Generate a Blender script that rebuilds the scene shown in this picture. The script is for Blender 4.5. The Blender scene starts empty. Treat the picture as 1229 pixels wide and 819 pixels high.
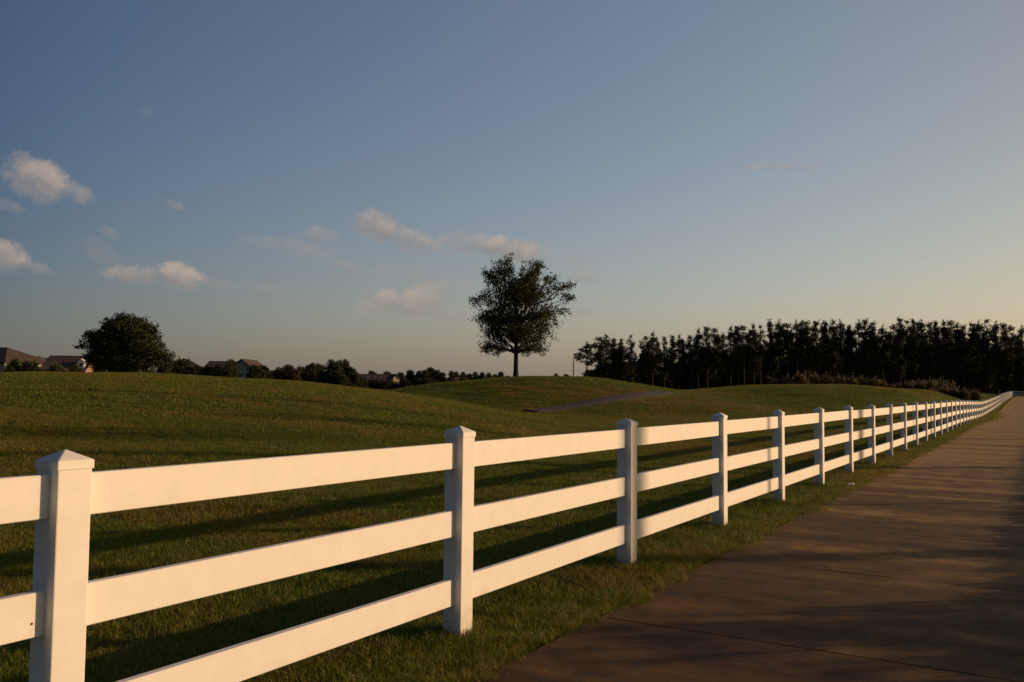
import bpy, math, random
import numpy as np
from mathutils import Vector, Matrix

S = bpy.context.scene
COL = S.collection
rng = np.random.default_rng(7)
random.seed(7)
R = math.radians

# ------------------------------------------------------------------ camera
PW, PH = 1229, 819
FPX, YAW, PITCH, ROLL, EYE = 1051.8, 0.54244, 0.05611, 0.00914, 1.4107
cy, sy, cp, sp = math.cos(YAW), math.sin(YAW), math.cos(PITCH), math.sin(PITCH)
FW = np.array([-sy * cp, cy * cp, sp])
RT0 = np.array([cy, sy, 0.0])
UP0 = np.cross(RT0, FW)
RT = math.cos(ROLL) * RT0 + math.sin(ROLL) * UP0
UP = -math.sin(ROLL) * RT0 + math.cos(ROLL) * UP0
EYEP = np.array([0, 0, EYE])
cam_d = bpy.data.cameras.new("camera")
cam = bpy.data.objects.new("camera", cam_d)
COL.objects.link(cam)
cam_d.sensor_width = 36
cam_d.lens = FPX / PW * 36
cam_d.clip_start = 0.05
cam_d.clip_end = 6000
M = Matrix(((RT[0], UP[0], -FW[0], 0), (RT[1], UP[1], -FW[1], 0), (RT[2], UP[2], -FW[2], EYE), (0, 0, 0, 1)))
cam.matrix_world = M
S.camera = cam

# ------------------------------------------------------------------ light
SUN_AZ = 39.5      # degrees from +X (right of the path) towards +Y (along the path)
SUN_EL = 10.5
SUN_STR = 3.85
SKY_STR = 0.075
sd = Vector((math.cos(R(SUN_EL)) * math.cos(R(SUN_AZ)), math.cos(R(SUN_EL)) * math.sin(R(SUN_AZ)), math.sin(R(SUN_EL))))
sun_d = bpy.data.lights.new("sun", 'SUN')
sun = bpy.data.objects.new("sun", sun_d)
COL.objects.link(sun)
sun_d.energy = SUN_STR
sun_d.angle = R(0.55)
sun_d.color = (1.0, 0.625, 0.325)
sun.rotation_euler = sd.to_track_quat('Z', 'Y').to_euler()

S.view_settings.view_transform = 'Standard'
S.view_settings.look = 'None'
S.view_settings.exposure = 0.0
S.view_settings.gamma = 1
S.view_settings.use_curve_mapping = False
S.render.engine = 'CYCLES'
try:
    S.cycles.use_denoising = True
    S.cycles.denoiser = 'OPENIMAGEDENOISE'
    S.cycles.max_bounces = 6
    S.cycles.transparent_max_bounces = 8
    S.cycles.use_adaptive_sampling = True
    S.cycles.adaptive_threshold = 0.012
except Exception:
    pass


def ray(px, py):
    return FW + RT * (px - PW / 2) / FPX - UP * (py - PH / 2) / FPX


def at(px, py, d):
    """world point seen at photo pixel (px, py) at depth d"""
    return EYEP + ray(px, py) * d


# node helpers
class NT:
    def __init__(s, nt):
        s.nt = nt
        s.n = nt.nodes
        s.l = nt.links

    def new(s, t, **kw):
        n = s.n.new(t)
        for k, v in kw.items():
            setattr(n, k, v)
        return n

    def link(s, a, b):
        s.l.new(a, b)

    def val(s, inp, v):
        if hasattr(v, 'is_linked') or isinstance(v, bpy.types.NodeSocket):
            s.link(v, inp)
        else:
            inp.default_value = v

    def math(s, op, a, b=0.0, c=0.0, clamp=False):
        n = s.new('ShaderNodeMath', operation=op, use_clamp=clamp)
        s.val(n.inputs[0], a)
        s.val(n.inputs[1], b)
        s.val(n.inputs[2], c)
        return n.outputs[0]

    def vmath(s, op, a, b=None, scale=None):
        n = s.new('ShaderNodeVectorMath', operation=op)
        s.val(n.inputs[0], a)
        if b is not None:
            s.val(n.inputs[1], b)
        if scale is not None:
            s.val(n.inputs['Scale'], scale)
        return n.outputs['Value'] if op in ('DOT_PRODUCT', 'LENGTH') else n.outputs['Vector']

    def noise(s, vec, scale, detail=4, rough=0.55, dist=0.0):
        n = s.new('ShaderNodeTexNoise')
        s.val(n.inputs['Vector'], vec)
        n.inputs['Scale'].default_value = scale
        n.inputs['Detail'].default_value = detail
        n.inputs['Roughness'].default_value = rough
        n.inputs['Distortion'].default_value = dist
        return n.outputs['Fac']

    def ramp(s, fac, stops):
        n = s.new('ShaderNodeValToRGB')
        cr = n.color_ramp
        while len(cr.elements) < len(stops):
            cr.elements.new(0.5)
        for e, (p, c) in zip(cr.elements, stops):
            e.position = p
            e.color = (*c, 1) if len(c) == 3 else c
        s.val(n.inputs[0], fac)
        return n.outputs[0]

    def mix(s, fac, a, b, mode='MIX'):
        n = s.new('ShaderNodeMix', data_type='RGBA', blend_type=mode)
        s.val(n.inputs[0], fac)
        for i, v in ((6, a), (7, b)):
            if isinstance(v, tuple):
                n.inputs[i].default_value = (*v[:3], 1)
            else:
                s.link(v, n.inputs[i])
        return n.outputs[2]

    def mapr(s, v, a, b, c=0.0, d=1.0, smooth=False):
        n = s.new('ShaderNodeMapRange', interpolation_type='SMOOTHSTEP' if smooth else 'LINEAR')
        s.val(n.inputs[0], v)
        for i, q in enumerate((a, b, c, d)):
            s.val(n.inputs[i + 1], q)
        return n.outputs[0]


# ------------------------------------------------------------------ sky with clouds
W = bpy.data.worlds.new("World")
S.world = W
W.use_nodes = True
wt = NT(W.node_tree)
wt.n.clear()
sky = wt.new('ShaderNodeTexSky', sky_type='NISHITA')
sky.sun_disc = False
sky.sun_elevation = R(SUN_EL)
sky.sun_rotation = R(90 - SUN_AZ)
sky.altitude = 0
sky.air_density = 1.0
sky.dust_density = 2.6
sky.ozone_density = 1.6
tc = wt.new('ShaderNodeTexCoord')
V = tc.outputs['Generated']
# clouds: (px, py, half width px, half height px, tilt deg, density)
CLOUDS = [
    (42, 216, 36, 24, 16, .95), (78, 226, 32, 12, 18, .6), (6, 308, 30, 17, 14, .95), (34, 320, 24, 7, 8, .6),
    (165, 330, 42, 12, -3, .8), (212, 332, 30, 16, 6, 1.0), (258, 340, 26, 7, 5, .35), (320, 345, 30, 8, 5, .25),
    (455, 272, 40, 20, 18, .9), (492, 288, 44, 15, 16, .75), (566, 292, 46, 14, 4, .6), (612, 300, 54, 17, 8, 1.0),
    (490, 364, 52, 18, 4, .85), (524, 352, 30, 22, 4, .6), (440, 372, 22, 8, 0, .35), (545, 378, 40, 10, 2, .45),
    (385, 280, 22, 10, 0, .5), (350, 296, 70, 10, 8, .3), (420, 320, 26, 7, 14, .4), (702, 332, 22, 8, 5, .5),
    (690, 312, 30, 8, 5, .3), (698, 374, 18, 7, 0, .35), (130, 278, 14, 7, 25, .35), (208, 246, 16, 6, 20, .35),
    (920, 200, 40, 4, 2, .42), (955, 202, 34, 3, 2, .3), (178, 136, 10, 8, 0, .1), (120, 300, 24, 16, 30, .22),
    (5, 245, 20, 8, 10, .35), (500, 330, 60, 12, 6, .25),
]
n1 = wt.noise(V, 22, 6, .6, .4)
n2 = wt.noise(V, 64, 6, .68, .3)
nn = wt.math('ADD', wt.math('MULTIPLY', wt.math('SUBTRACT', n1, .5), 2.4), wt.math('MULTIPLY', wt.math('SUBTRACT', n2, .5), 1.9))
dens = None
hgt = None
for (px, py, wx, hy, tilt, op) in CLOUDS:
    D = ray(px, py)
    D = D / np.linalg.norm(D)
    ax = np.cross(D, (0, 0, 1.0))
    ax /= np.linalg.norm(ax)
    uy = np.cross(ax, D)
    t = R(-tilt)
    a2 = (ax * math.cos(t) + uy * math.sin(t)) * FPX / wx
    b2 = (-ax * math.sin(t) + uy * math.cos(t)) * FPX / hy
    a = wt.vmath('DOT_PRODUCT', V, tuple(a2))
    b = wt.vmath('DOT_PRODUCT', V, tuple(b2))
    q = wt.math('ADD', wt.math('MULTIPLY', a, a), wt.math('MULTIPLY', b, b))
    q = wt.math('ADD', wt.math('SUBTRACT', .95, q), nn)
    front = wt.math('GREATER_THAN', wt.vmath('DOT_PRODUCT', V, tuple(D)), .9)
    m = wt.math('MULTIPLY', wt.math('MULTIPLY', wt.mapr(q, -.22, .95, 0, 1, True), op), front)
    bb = wt.math('MULTIPLY', m, wt.math('ADD', wt.math('MULTIPLY', b, .5), wt.math('MULTIPLY', a, .15)))
    dens = m if dens is None else wt.math('MAXIMUM', dens, m)
    hgt = bb if hgt is None else wt.math('ADD', hgt, bb)
bg = wt.new('ShaderNodeBackground')
bgc = wt.new('ShaderNodeBackground')
# evening sky: brighter towards the low sun on the right, warm haze low down
u = wt.math('MINIMUM', wt.math('MAXIMUM', wt.vmath('DOT_PRODUCT', V, tuple(RT0)), -.56), .60)
u2 = wt.math('MULTIPLY', u, u)  # dims both sides of the sky, lens vignetting put into its colour
sep = wt.new('ShaderNodeSeparateXYZ')
wt.link(V, sep.inputs[0])
hl_ = wt.math('POWER', 2.71828, wt.math('MULTIPLY', wt.math('MAXIMUM', sep.outputs[2], 0), -1 / .05))
hz_ = wt.math('POWER', 2.71828, wt.math('MULTIPLY', wt.math('MAXIMUM', sep.outputs[2], 0), -1 / .12))
rgb = wt.new('ShaderNodeSeparateColor')
wt.link(sky.outputs[0], rgb.inputs[0])
cmb = wt.new('ShaderNodeCombineColor')
# unseen sky overhead and behind is dimmed to cut the ambient light
back = wt.mapr(wt.vmath('DOT_PRODUCT', V, tuple(FW)), .05, .80, .52, 1, True)
for i, (k0, k1, k2, k3, k4) in enumerate([(1.96, 1.132, -2.95, .101, -.02), (1.78, .762, -2.35, .071, .0), (1.78, .343, -2.25, .080, .045)]):
    g = wt.math('ADD', wt.math('ADD', k0, wt.math('MULTIPLY', u, k1)), wt.math('MULTIPLY', u2, k2))
    w_ = wt.math('MULTIPLY', hz_, wt.math('ADD', k3 / SKY_STR, wt.math('MULTIPLY', u, k4 / SKY_STR)))
    w_ = wt.math('ADD', w_, wt.math('MULTIPLY', hl_, (.040, .066, .060)[i] / SKY_STR))
    wt.link(wt.math('MULTIPLY', back, wt.math('ADD', wt.math('MULTIPLY', rgb.outputs[i], g), w_)), cmb.inputs[i])
wt.link(cmb.outputs[0], bg.inputs[0])
bg.inputs[1].default_value = SKY_STR
shade = wt.mapr(wt.math('ADD', hgt, wt.math('MULTIPLY', nn, .35)), -.45, .55, 0, 1, True)
ccol = wt.mix(shade, (.24, .225, .22), (.50, .39, .315))
wt.link(ccol, bgc.inputs[0])
bgc.inputs[1].default_value = 1.0
ms = wt.new('ShaderNodeMixShader')
wt.link(wt.math('MULTIPLY', dens, .76), ms.inputs[0])
wt.link(bg.outputs[0], ms.inputs[1])
wt.link(bgc.outputs[0], ms.inputs[2])
wo = wt.new('ShaderNodeOutputWorld')
wt.link(ms.outputs[0], wo.inputs[0])


# ------------------------------------------------------------------ materials
def newmat(name):
    m = bpy.data.materials.new(name)
    m.use_nodes = True
    t = NT(m.node_tree)
    b = t.n['Principled BSDF']
    return m, t, b


def pos(t):
    return t.new('ShaderNodeNewGeometry').outputs['Position']


def simple(name, c, rough=.7, var=.18, scale=6.0, bump=0.0):
    m, t, b = newmat(name)
    n = t.noise(pos(t), scale, 5)
    lo = tuple(x * (1 - var) for x in c)
    hi = tuple(min(1, x * (1 + var)) for x in c)
    t.link(t.ramp(n, [(.3, lo), (.7, hi)]), b.inputs['Base Color'])
    b.inputs['Roughness'].default_value = rough
    b.inputs['Specular IOR Level'].default_value = .3
    if bump:
        bn = t.new('ShaderNodeBump')
        bn.inputs['Strength'].default_value = bump
        t.link(n, bn.inputs['Height'])
        t.link(bn.outputs[0], b.inputs['Normal'])
    return m


def leafmat(name, c1, c2, trans=.3, scale=.5):
    m, t, b = newmat(name)
    rnd = t.new('ShaderNodeNewGeometry').outputs['Random Per Island']
    n = t.noise(pos(t), scale, 3)
    f = t.math('ADD', t.math('MULTIPLY', rnd, .6), t.math('MULTIPLY', n, .5))
    c = t.ramp(f, [(.25, c1), (.85, c2)])
    t.link(c, b.inputs['Base Color'])
    b.inputs['Roughness'].default_value = .6
    b.inputs['Specular IOR Level'].default_value = .25
    tr = t.new('ShaderNodeBsdfTranslucent')
    t.link(c, tr.inputs[0])
    mx = t.new('ShaderNodeMixShader')
    mx.inputs[0].default_value = trans
    t.link(b.outputs[0], mx.inputs[1])
    t.link(tr.outputs[0], mx.inputs[2])
    t.link(mx.outputs[0], t.n['Material Output'].inputs[0])
    return m


def field_color(t, P, blade=False):
    """patchy lawn colour: green with straw-coloured dry patches, and worn spots"""
    stretch = t.new('ShaderNodeMapping')
    t.link(P, stretch.inputs[0])
    stretch.inputs['Rotation'].default_value = (0, 0, -YAW)
    stretch.inputs['Scale'].default_value = (.45, 1.0, 1.0)
    sv = stretch.outputs[0]
    big = t.noise(sv, .16, 5, .62, .6)
    mid = t.noise(sv, .9, 4, .6, .3)
    f = t.math('ADD', t.math('MULTIPLY', big, .60), t.math('MULTIPLY', mid, .44))
    k = 1.0
    green = t.mix(t.noise(P, 2.2, 3), (.100 * k, .165 * k, .009 * k), (.170 * k, .230 * k, .014 * k))
    dry = t.mix(t.noise(P, 1.4, 4), (.25, .18, .028), (.36, .24, .048))
    c = t.mix(t.mapr(f, .49, .60, 0, .9, True), green, dry)
    worn = t.noise(sv, .55, 5, .7, .8)
    c = t.mix(t.mapr(worn, .62, .72, 0, .75, True), c, (.06, .038, .012))
    return c, f


# lawn soil under the blades
LAWN, t, b = newmat("lawn_turf")
P = pos(t)
c, f = field_color(t, P)
fine = t.noise(P, 22, 5, .7)
fine2 = t.noise(P, 5.0, 5, .7)
c = t.mix(t.mapr(fine, .3, .7), (.030, .032, .010), c)
c = t.mix(t.math('MULTIPLY', t.mapr(fine2, .55, .75), .45), c, (.055, .05, .018))
t.link(c, b.inputs['Base Color'])
b.inputs['Roughness'].default_value = .9
b.inputs['Specular IOR Level'].default_value = .1
bn = t.new('ShaderNodeBump')
bn.inputs['Strength'].default_value = .9
bn.inputs['Distance'].default_value = .12
t.link(t.math('ADD', fine, fine2), bn.inputs['Height'])
t.link(bn.outputs[0], b.inputs['Normal'])

# blades
BLADE, t, b = newmat("grass_blade")
P = pos(t)
c, f = field_color(t, P)
oi = t.new('ShaderNodeObjectInfo').outputs['Random']
isl = t.new('ShaderNodeNewGeometry').outputs['Random Per Island']
c = t.mix(t.math('MULTIPLY', isl, .55), c, (.070, .125, .010))
c = t.mix(t.math('GREATER_THAN', isl, .86), c, (.32, .24, .085))
c = t.mix(t.math('MULTIPLY', oi, .3), c, (.14, .13, .015))
t.link(c, b.inputs['Base Color'])
b.inputs['Roughness'].default_value = .55
b.inputs['Specular IOR Level'].default_value = .25
tr = t.new('ShaderNodeBsdfTranslucent')
t.link(c, tr.inputs[0])
mx = t.new('ShaderNodeMixShader')
mx.inputs[0].default_value = .35
t.link(b.outputs[0], mx.inputs[1])
t.link(tr.outputs[0], mx.inputs[2])
t.link(mx.outputs[0], t.n['Material Output'].inputs[0])

# white vinyl of the fence, faint grime near the ground
VINYL, t, b = newmat("white_vinyl")
P = pos(t)
n = t.noise(P, 9, 5, .65)
n3 = t.noise(P, 45, 3, .6)
obj_z = t.new('ShaderNodeSeparateXYZ')
t.link(P, obj_z.inputs[0])
low = t.mapr(t.math('ADD', obj_z.outputs[2], t.math('MULTIPLY', n, .16)), .05, .30, 1, 0, True)
base = t.ramp(n, [(.3, (.76, .755, .735)), (.7, (.83, .825, .81))])
base = t.mix(t.math('MULTIPLY', low, t.mapr(n3, .35, .7, .15, .75)), base, (.34, .25, .16))
scuff = t.math('MULTIPLY', t.mapr(t.noise(P, 3.0, 6, .75, 1.5), .66, .74, 0, .22), t.mapr(n3, .4, .6))
base = t.mix(scuff, base, (.40, .34, .27))
t.link(base, b.inputs['Base Color'])
b.inputs['Roughness'].default_value = .62
b.inputs['Specular IOR Level'].default_value = .2
bn = t.new('ShaderNodeBump')
bn.inputs['Strength'].default_value = .04
t.link(n3, bn.inputs['Height'])
t.link(bn.outputs[0], b.inputs['Normal'])

# concrete path
CONC, t, b = newmat("stained_concrete")
P = pos(t)
mp = t.new('ShaderNodeMapping')
t.link(P, mp.inputs[0])
mp.inputs['Rotation'].default_value = (0, 0, -R(22))
mp.inputs['Scale'].default_value = (.20, 1.15, 1.0)  # long streaks across the path: stains, plus shade bands put into the colour
big = t.noise(mp.outputs[0], .9, 5, .62, .5)
med = t.noise(P, 3.2, 5, .65, .3)
grain = t.noise(P, 130, 3, .7)
speck = t.new('ShaderNodeTexVoronoi')
t.link(P, speck.inputs['Vector'])
speck.inputs['Scale'].default_value = 95
sepp = t.new('ShaderNodeSeparateXYZ')
t.link(P, sepp.inputs[0])
near_shade = t.mapr(t.math('ADD', sepp.outputs[1], t.math('MULTIPLY', med, 6.0)), 6, 24, -.10, .10)   # shade on near slabs, sun on far ones, put into the stain colour
c = t.ramp(t.math('ADD', near_shade, t.math('ADD', t.math('MULTIPLY', big, .7), t.math('MULTIPLY', med, .3))),
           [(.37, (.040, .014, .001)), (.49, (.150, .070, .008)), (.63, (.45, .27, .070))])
c = t.mix(t.mapr(grain, .35, .65, 0, .6), c, (.05, .026, .006))
c = t.mix(t.math('MULTIPLY', t.mapr(speck.outputs['Distance'], .0, .22, 1, 0), .35), c, (.24, .15, .06))
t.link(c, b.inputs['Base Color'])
b.inputs['Roughness'].default_value = .82
b.inputs['Specular IOR Level'].default_value = .3
bn = t.new('ShaderNodeBump')
bn.inputs['Strength'].default_value = .35
bn.inputs['Distance'].default_value = .012
t.link(t.math('ADD', grain, t.math('MULTIPLY', med, 1.2)), bn.inputs['Height'])
t.link(bn.outputs[0], b.inputs['Normal'])

ASPH = simple("cart_path_asphalt", (.07, .055, .053), .85, .25, 2.5, .2)
BARK = simple("tree_bark", (.035, .027, .020), .9, .4, 12, .5)
PINEBARK = simple("pine_bark", (.040, .030, .024), .9, .4, 5, .5)
DEADBARK = simple("dead_wood", (.20, .17, .14), .9, .3, 5, .3)
OAKLEAF = leafmat("oak_leaf", (.024, .036, .010), (.062, .074, .022), .25)
BUSHLEAF = leafmat("broad_leaf", (.024, .036, .011), (.058, .072, .022), .25)
WARMLEAF = leafmat("autumn_leaf", (.035, .036, .010), (.085, .060, .022), .25)
PINELEAF = leafmat("pine_needles", (.022, .034, .011), (.060, .068, .022), .2)
PLUME = leafmat("pampas_plume", (.14, .095, .055), (.25, .18, .115), .3, 1.0)
PAMPAS = leafmat("pampas_blade", (.085, .078, .022), (.21, .16, .052), .25, .4)
ROOFB = simple("brown_shingle_roof", (.075, .050, .040), .9, .25, 1.2)
ROOFG = simple("grey_shingle_roof", (.055, .058, .045), .9, .25, 1.2)
ROOFR = simple("red_tile_roof", (.075, .032, .026), .9, .25, 1.2)
WALLC = simple("cream_stucco_wall", (.36, .32, .26), .9, .06, .8)
WALLW = simple("white_siding_wall", (.72, .68, .62), .8, .05, .8)
WALLB = simple("blue_grey_siding_wall", (.27, .30, .33), .85, .08, .8)
WALLT = simple("tan_brick_wall", (.30, .20, .14), .9, .15, 2)
TRIM = simple("white_trim", (.78, .76, .72), .6, .04, 2)
GLASS, t, b = newmat("window_glass")
b.inputs['Base Color'].default_value = (.03, .035, .04, 1)
b.inputs['Roughness'].default_value = .08
PAPER = simple("litter_paper", (.78, .76, .72), .7, .08, 30)
DRYLEAF = simple("dry_leaf", (.36, .15, .055), .7, .3, 40)
DARK = simple("dark_hole", (.03, .025, .02), .8, .1, 30)
BIRD = simple("bird_feather", (.04, .04, .042), .8, .2, 8)


# ------------------------------------------------------------------ mesh helpers
def mesh_np(name, verts, loops, counts, smooth=False):
    me = bpy.data.meshes.new(name)
    verts = np.ascontiguousarray(verts, dtype=np.float32).reshape(-1, 3)
    loops = np.ascontiguousarray(loops, dtype=np.int32).ravel()
    counts = np.ascontiguousarray(counts, dtype=np.int32)
    me.vertices.add(len(verts))
    me.vertices.foreach_set('co', verts.ravel())
    me.loops.add(len(loops))
    me.loops.foreach_set('vertex_index', loops)
    me.polygons.add(len(counts))
    st = np.zeros(len(counts), np.int32)
    st[1:] = np.cumsum(counts)[:-1]
    me.polygons.foreach_set('loop_start', st)
    me.polygons.foreach_set('use_smooth', np.full(len(counts), bool(smooth)))
    me.update(calc_edges=True)
    me.validate()
    return me


class MB:
    """collects polygons into one mesh"""

    def __init__(s):
        s.v = []
        s.f = []

    def add(s, vs, fs):
        o = len(s.v)
        s.v += [tuple(map(float, p)) for p in vs]
        s.f += [tuple(i + o for i in f) for f in fs]

    def box(s, x0, y0, z0, x1, y1, z1):
        s.add([(x0, y0, z0), (x1, y0, z0), (x1, y1, z0), (x0, y1, z0), (x0, y0, z1), (x1, y0, z1), (x1, y1, z1), (x0, y1, z1)],
              [(0, 3, 2, 1), (4, 5, 6, 7), (0, 1, 5, 4), (1, 2, 6, 5), (2, 3, 7, 6), (3, 0, 4, 7)])

    def tube(s, pts, rad, n=7):
        pts = [Vector(p) for p in pts]
        o = len(s.v)
        k = len(pts)
        for i, p in enumerate(pts):
            d = (pts[min(i + 1, k - 1)] - pts[max(i - 1, 0)]).normalized()
            a = d.orthogonal().normalized() if abs(d.z) < .9 else Vector((1, 0, 0)).cross(d).normalized()
            bq = d.cross(a)
            for j in range(n):
                w = 2 * math.pi * j / n
                q = p + (a * math.cos(w) + bq * math.sin(w)) * rad[i]
                s.v.append(tuple(q))
        for i in range(k - 1):
            for j in range(n):
                s.f.append((o + i * n + j, o + i * n + (j + 1) % n, o + (i + 1) * n + (j + 1) % n, o + (i + 1) * n + j))
        s.f.append(tuple(o + (k - 1) * n + j for j in range(n)))
        s.f.append(tuple(o + j for j in reversed(range(n))))

    def mesh(s, name, smooth=False):
        lo = [i for f in s.f for i in f]
        return mesh_np(name, s.v, lo, [len(f) for f in s.f], smooth)


def link(name, me, mat, parent=None, loc=(0, 0, 0), rot=(0, 0, 0)):
    o = bpy.data.objects.new(name, me)
    COL.objects.link(o)
    if me is not None and mat is not None and len(me.materials) == 0:
        me.materials.append(mat)
    o.location = loc
    o.rotation_euler = rot
    if parent:
        o.parent = parent
    return o


def tag(o, label=None, cat=None, group=None, kind=None):
    if label:
        o['label'] = label
    if cat:
        o['category'] = cat
    if group:
        o['group'] = group
    if kind:
        o['kind'] = kind
    return o


def thing(name, label, cat, loc=(0, 0, 0), rz=0.0, group=None):
    o = bpy.data.objects.new(name, None)
    COL.objects.link(o)
    o.location = loc
    o.rotation_euler = (0, 0, rz)
    o.empty_display_size = .3
    return tag(o, label, cat, group)


def bevel(me, w, seg=2):
    import bmesh
    bm = bmesh.new()
    bm.from_mesh(me)
    bmesh.ops.bevel(bm, geom=list(bm.edges), offset=w, segments=seg, profile=.5, affect='EDGES', clamp_overlap=True)
    bm.to_mesh(me)
    bm.free()
    return me


# ------------------------------------------------------------------ terrain
def sstep(x, a, b):
    t = np.clip((x - a) / (b - a), 0, 1)
    return t * t * (3 - 2 * t)


PY = np.array([-200, 38, 47, 60, 68, 80, 93, 108, 124, 158, 235, 400, 3000.])
PZ = np.array([0, 0, -.03, -.15, -.19, -.1, .01, .15, .38, .68, 1.16, 1.6, 3.])


def fence_x(y):
    y = np.asarray(y, float)
    return -2.93 - .012 * np.where(y < 20, 0, np.where(y > 40, y - 30, (y - 20) ** 2 / 40))


def path_z(y):
    y = np.asarray(y, float)
    return (np.interp(y - 4, PY, PZ) + np.interp(y, PY, PZ) * 2 + np.interp(y + 4, PY, PZ)) / 4


def profile(pts, d):
    rr, zz = [], []
    for px, py in pts:
        p = at(px, py, d)
        rr.append(p[0] * cy + p[1] * sy)
        zz.append(p[2])
    return np.array(rr), np.array(zz)


H1 = profile([(-400, 458), (-200, 450), (-60, 447.5), (0, 447.5), (80, 446), (150, 445), (220, 446.5), (300, 450.5), (380, 457),
              (440, 464), (500, 473), (560, 485), (600, 493), (640, 501), (700, 511), (760, 520)], 34)
H2 = profile([(330, 480), (430, 473), (480, 468), (520, 462.5), (560, 457.5), (600, 453.5), (640, 451.5), (690, 452.5), (730, 457), (770, 463),
              (800, 468.5), (830, 475), (880, 486)], 66)
H3 = profile([(640, 489), (700, 483), (760, 476), (800, 471), (830, 468.5), (865, 465.5), (900, 463), (940, 461.5), (991, 461.2), (1027, 464.5),
              (1071, 467), (1100, 468.5), (1137, 473), (1165, 476)], 78)


def interp_s(x, xp, fp):
    """softened linear interpolation"""
    s = (xp[-1] - xp[0]) / len(xp) * .28
    return (np.interp(x - s, xp, fp) + 2 * np.interp(x, xp, fp) + np.interp(x + s, xp, fp)) / 4


def hz(x, y):
    x = np.asarray(x, float)
    y = np.asarray(y, float)
    r = x * cy + y * sy
    d = -x * sy + y * cy
    pz = path_z(y)
    base = np.interp(d, [-50, 20, 45, 60, 80, 110, 160, 230, 400, 900], [0, 0, .05, .25, .9, 1.45, 1.75, 2.0, 2.0, 2.0])
    base = base * sstep(x, -3.0, -16.0) + pz * (1 - sstep(x, -3.0, -16.0))
    far_left = sstep(r, -2, -20) * sstep(d, 45, 75)
    base = base * (1 - far_left) + far_left * np.interp(d, [0, 60, 400], [.3, .3, 1.4])
    # near mound
    w1 = np.where(d < 34, sstep(d, 6.5, 34), 1 - sstep(d, 34, 58))
    z1 = np.maximum(interp_s(r, *H1) - .12, 0) * sstep(x, -3.4, -9) * w1
    w2 = np.where(d < 66, sstep(d, 47, 66), 1 - sstep(d, 66, 88))
    z2 = interp_s(r, *H2)
    w3 = np.where(d < 78, sstep(d, 40, 78), 1 - sstep(d, 78, 100))
    z3 = interp_s(r, *H3)
    xm = sstep(x, -3.6, -9)
    w2 = w2 * xm * sstep(r, -30, -16) * (1 - sstep(r, 11, 19))
    w3 = w3 * xm * sstep(r, 3, 11)
    z = base
    z = z + np.maximum(z2 - z, 0) * w2
    z = z + np.maximum(z3 - z, 0) * w3
    z = np.maximum(z, z * .35 + z1)
    z = np.where(z1 > 0, np.maximum(z, z1), z)
    # gentle lawn unevenness away from the path
    u = sstep(x, -3.6, -9) + sstep(x, 1.0, 6)
    z = z + u * (.035 * np.sin(x * .9 + 1.3 * np.sin(y * .31)) * np.sin(y * .7 + .8) + .05 * np.sin(x * .23 + 2) * np.sin(y * .27 + x * .1))
    far = np.hypot(x, y)
    return z


def hz1(x, y):
    return float(hz(np.array([x]), np.array([y]))[0])


def hit(px, py, dmin=8, dmax=500):
    D = ray(px, py)
    ds = np.concatenate([np.linspace(dmin, 120, 1200), np.linspace(120.2, dmax, 900)])
    P = EYEP[None] + ds[:, None] * D[None]
    under = P[:, 2] < hz(P[:, 0], P[:, 1])
    i = int(np.argmax(under))
    return P[i] if under.any() else P[-1]


# lawn: one sheet, polar grid finer near the camera, out to the horizon
rad = np.concatenate([[.4, .8, 1.3], np.arange(1.8, 12, .3), np.arange(12, 50, .7), np.arange(50, 120, 1.2), np.arange(120, 300, 6),
                      [330, 400, 520, 700, 1000, 1500, 2400, 4000]])
ang = np.concatenate([np.radians(np.arange(-4, 96, .6)) + YAW * 0 + math.pi / 2 - R(10), np.radians(np.arange(96, 356, 6)) + math.pi / 2 - R(10)])
A, Rr = np.meshgrid(ang, rad)
X = Rr * np.cos(A)
Y = Rr * np.sin(A)
onpath = np.zeros_like(X)
Z = hz(X, Y)
fx = fence_x(Y)
strip = (X > fx + .60) & (X < fx + 3.0) & (Y < 226)
Z = np.where(strip, Z - .05, Z) - .01
nr, na = X.shape
vs = np.stack([X, Y, Z], -1).reshape(-1, 3)
vs = np.concatenate([vs, [[0, 0, -.05]]])
idx = np.arange(nr * na).reshape(nr, na)
nx = np.roll(idx, -1, axis=1)
q = np.stack([idx[:-1], idx[1:], nx[1:], nx[:-1]], -1).reshape(-1, 4)
tri = np.stack([np.full(na, nr * na), idx[0], nx[0]], -1)
lo = np.concatenate([q.ravel(), tri.ravel()])
ct = np.concatenate([np.full(len(q), 4), np.full(len(tri), 3)])
tag(link("lawn", mesh_np("lawn", vs, lo, ct, True), LAWN), kind='structure')

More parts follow.
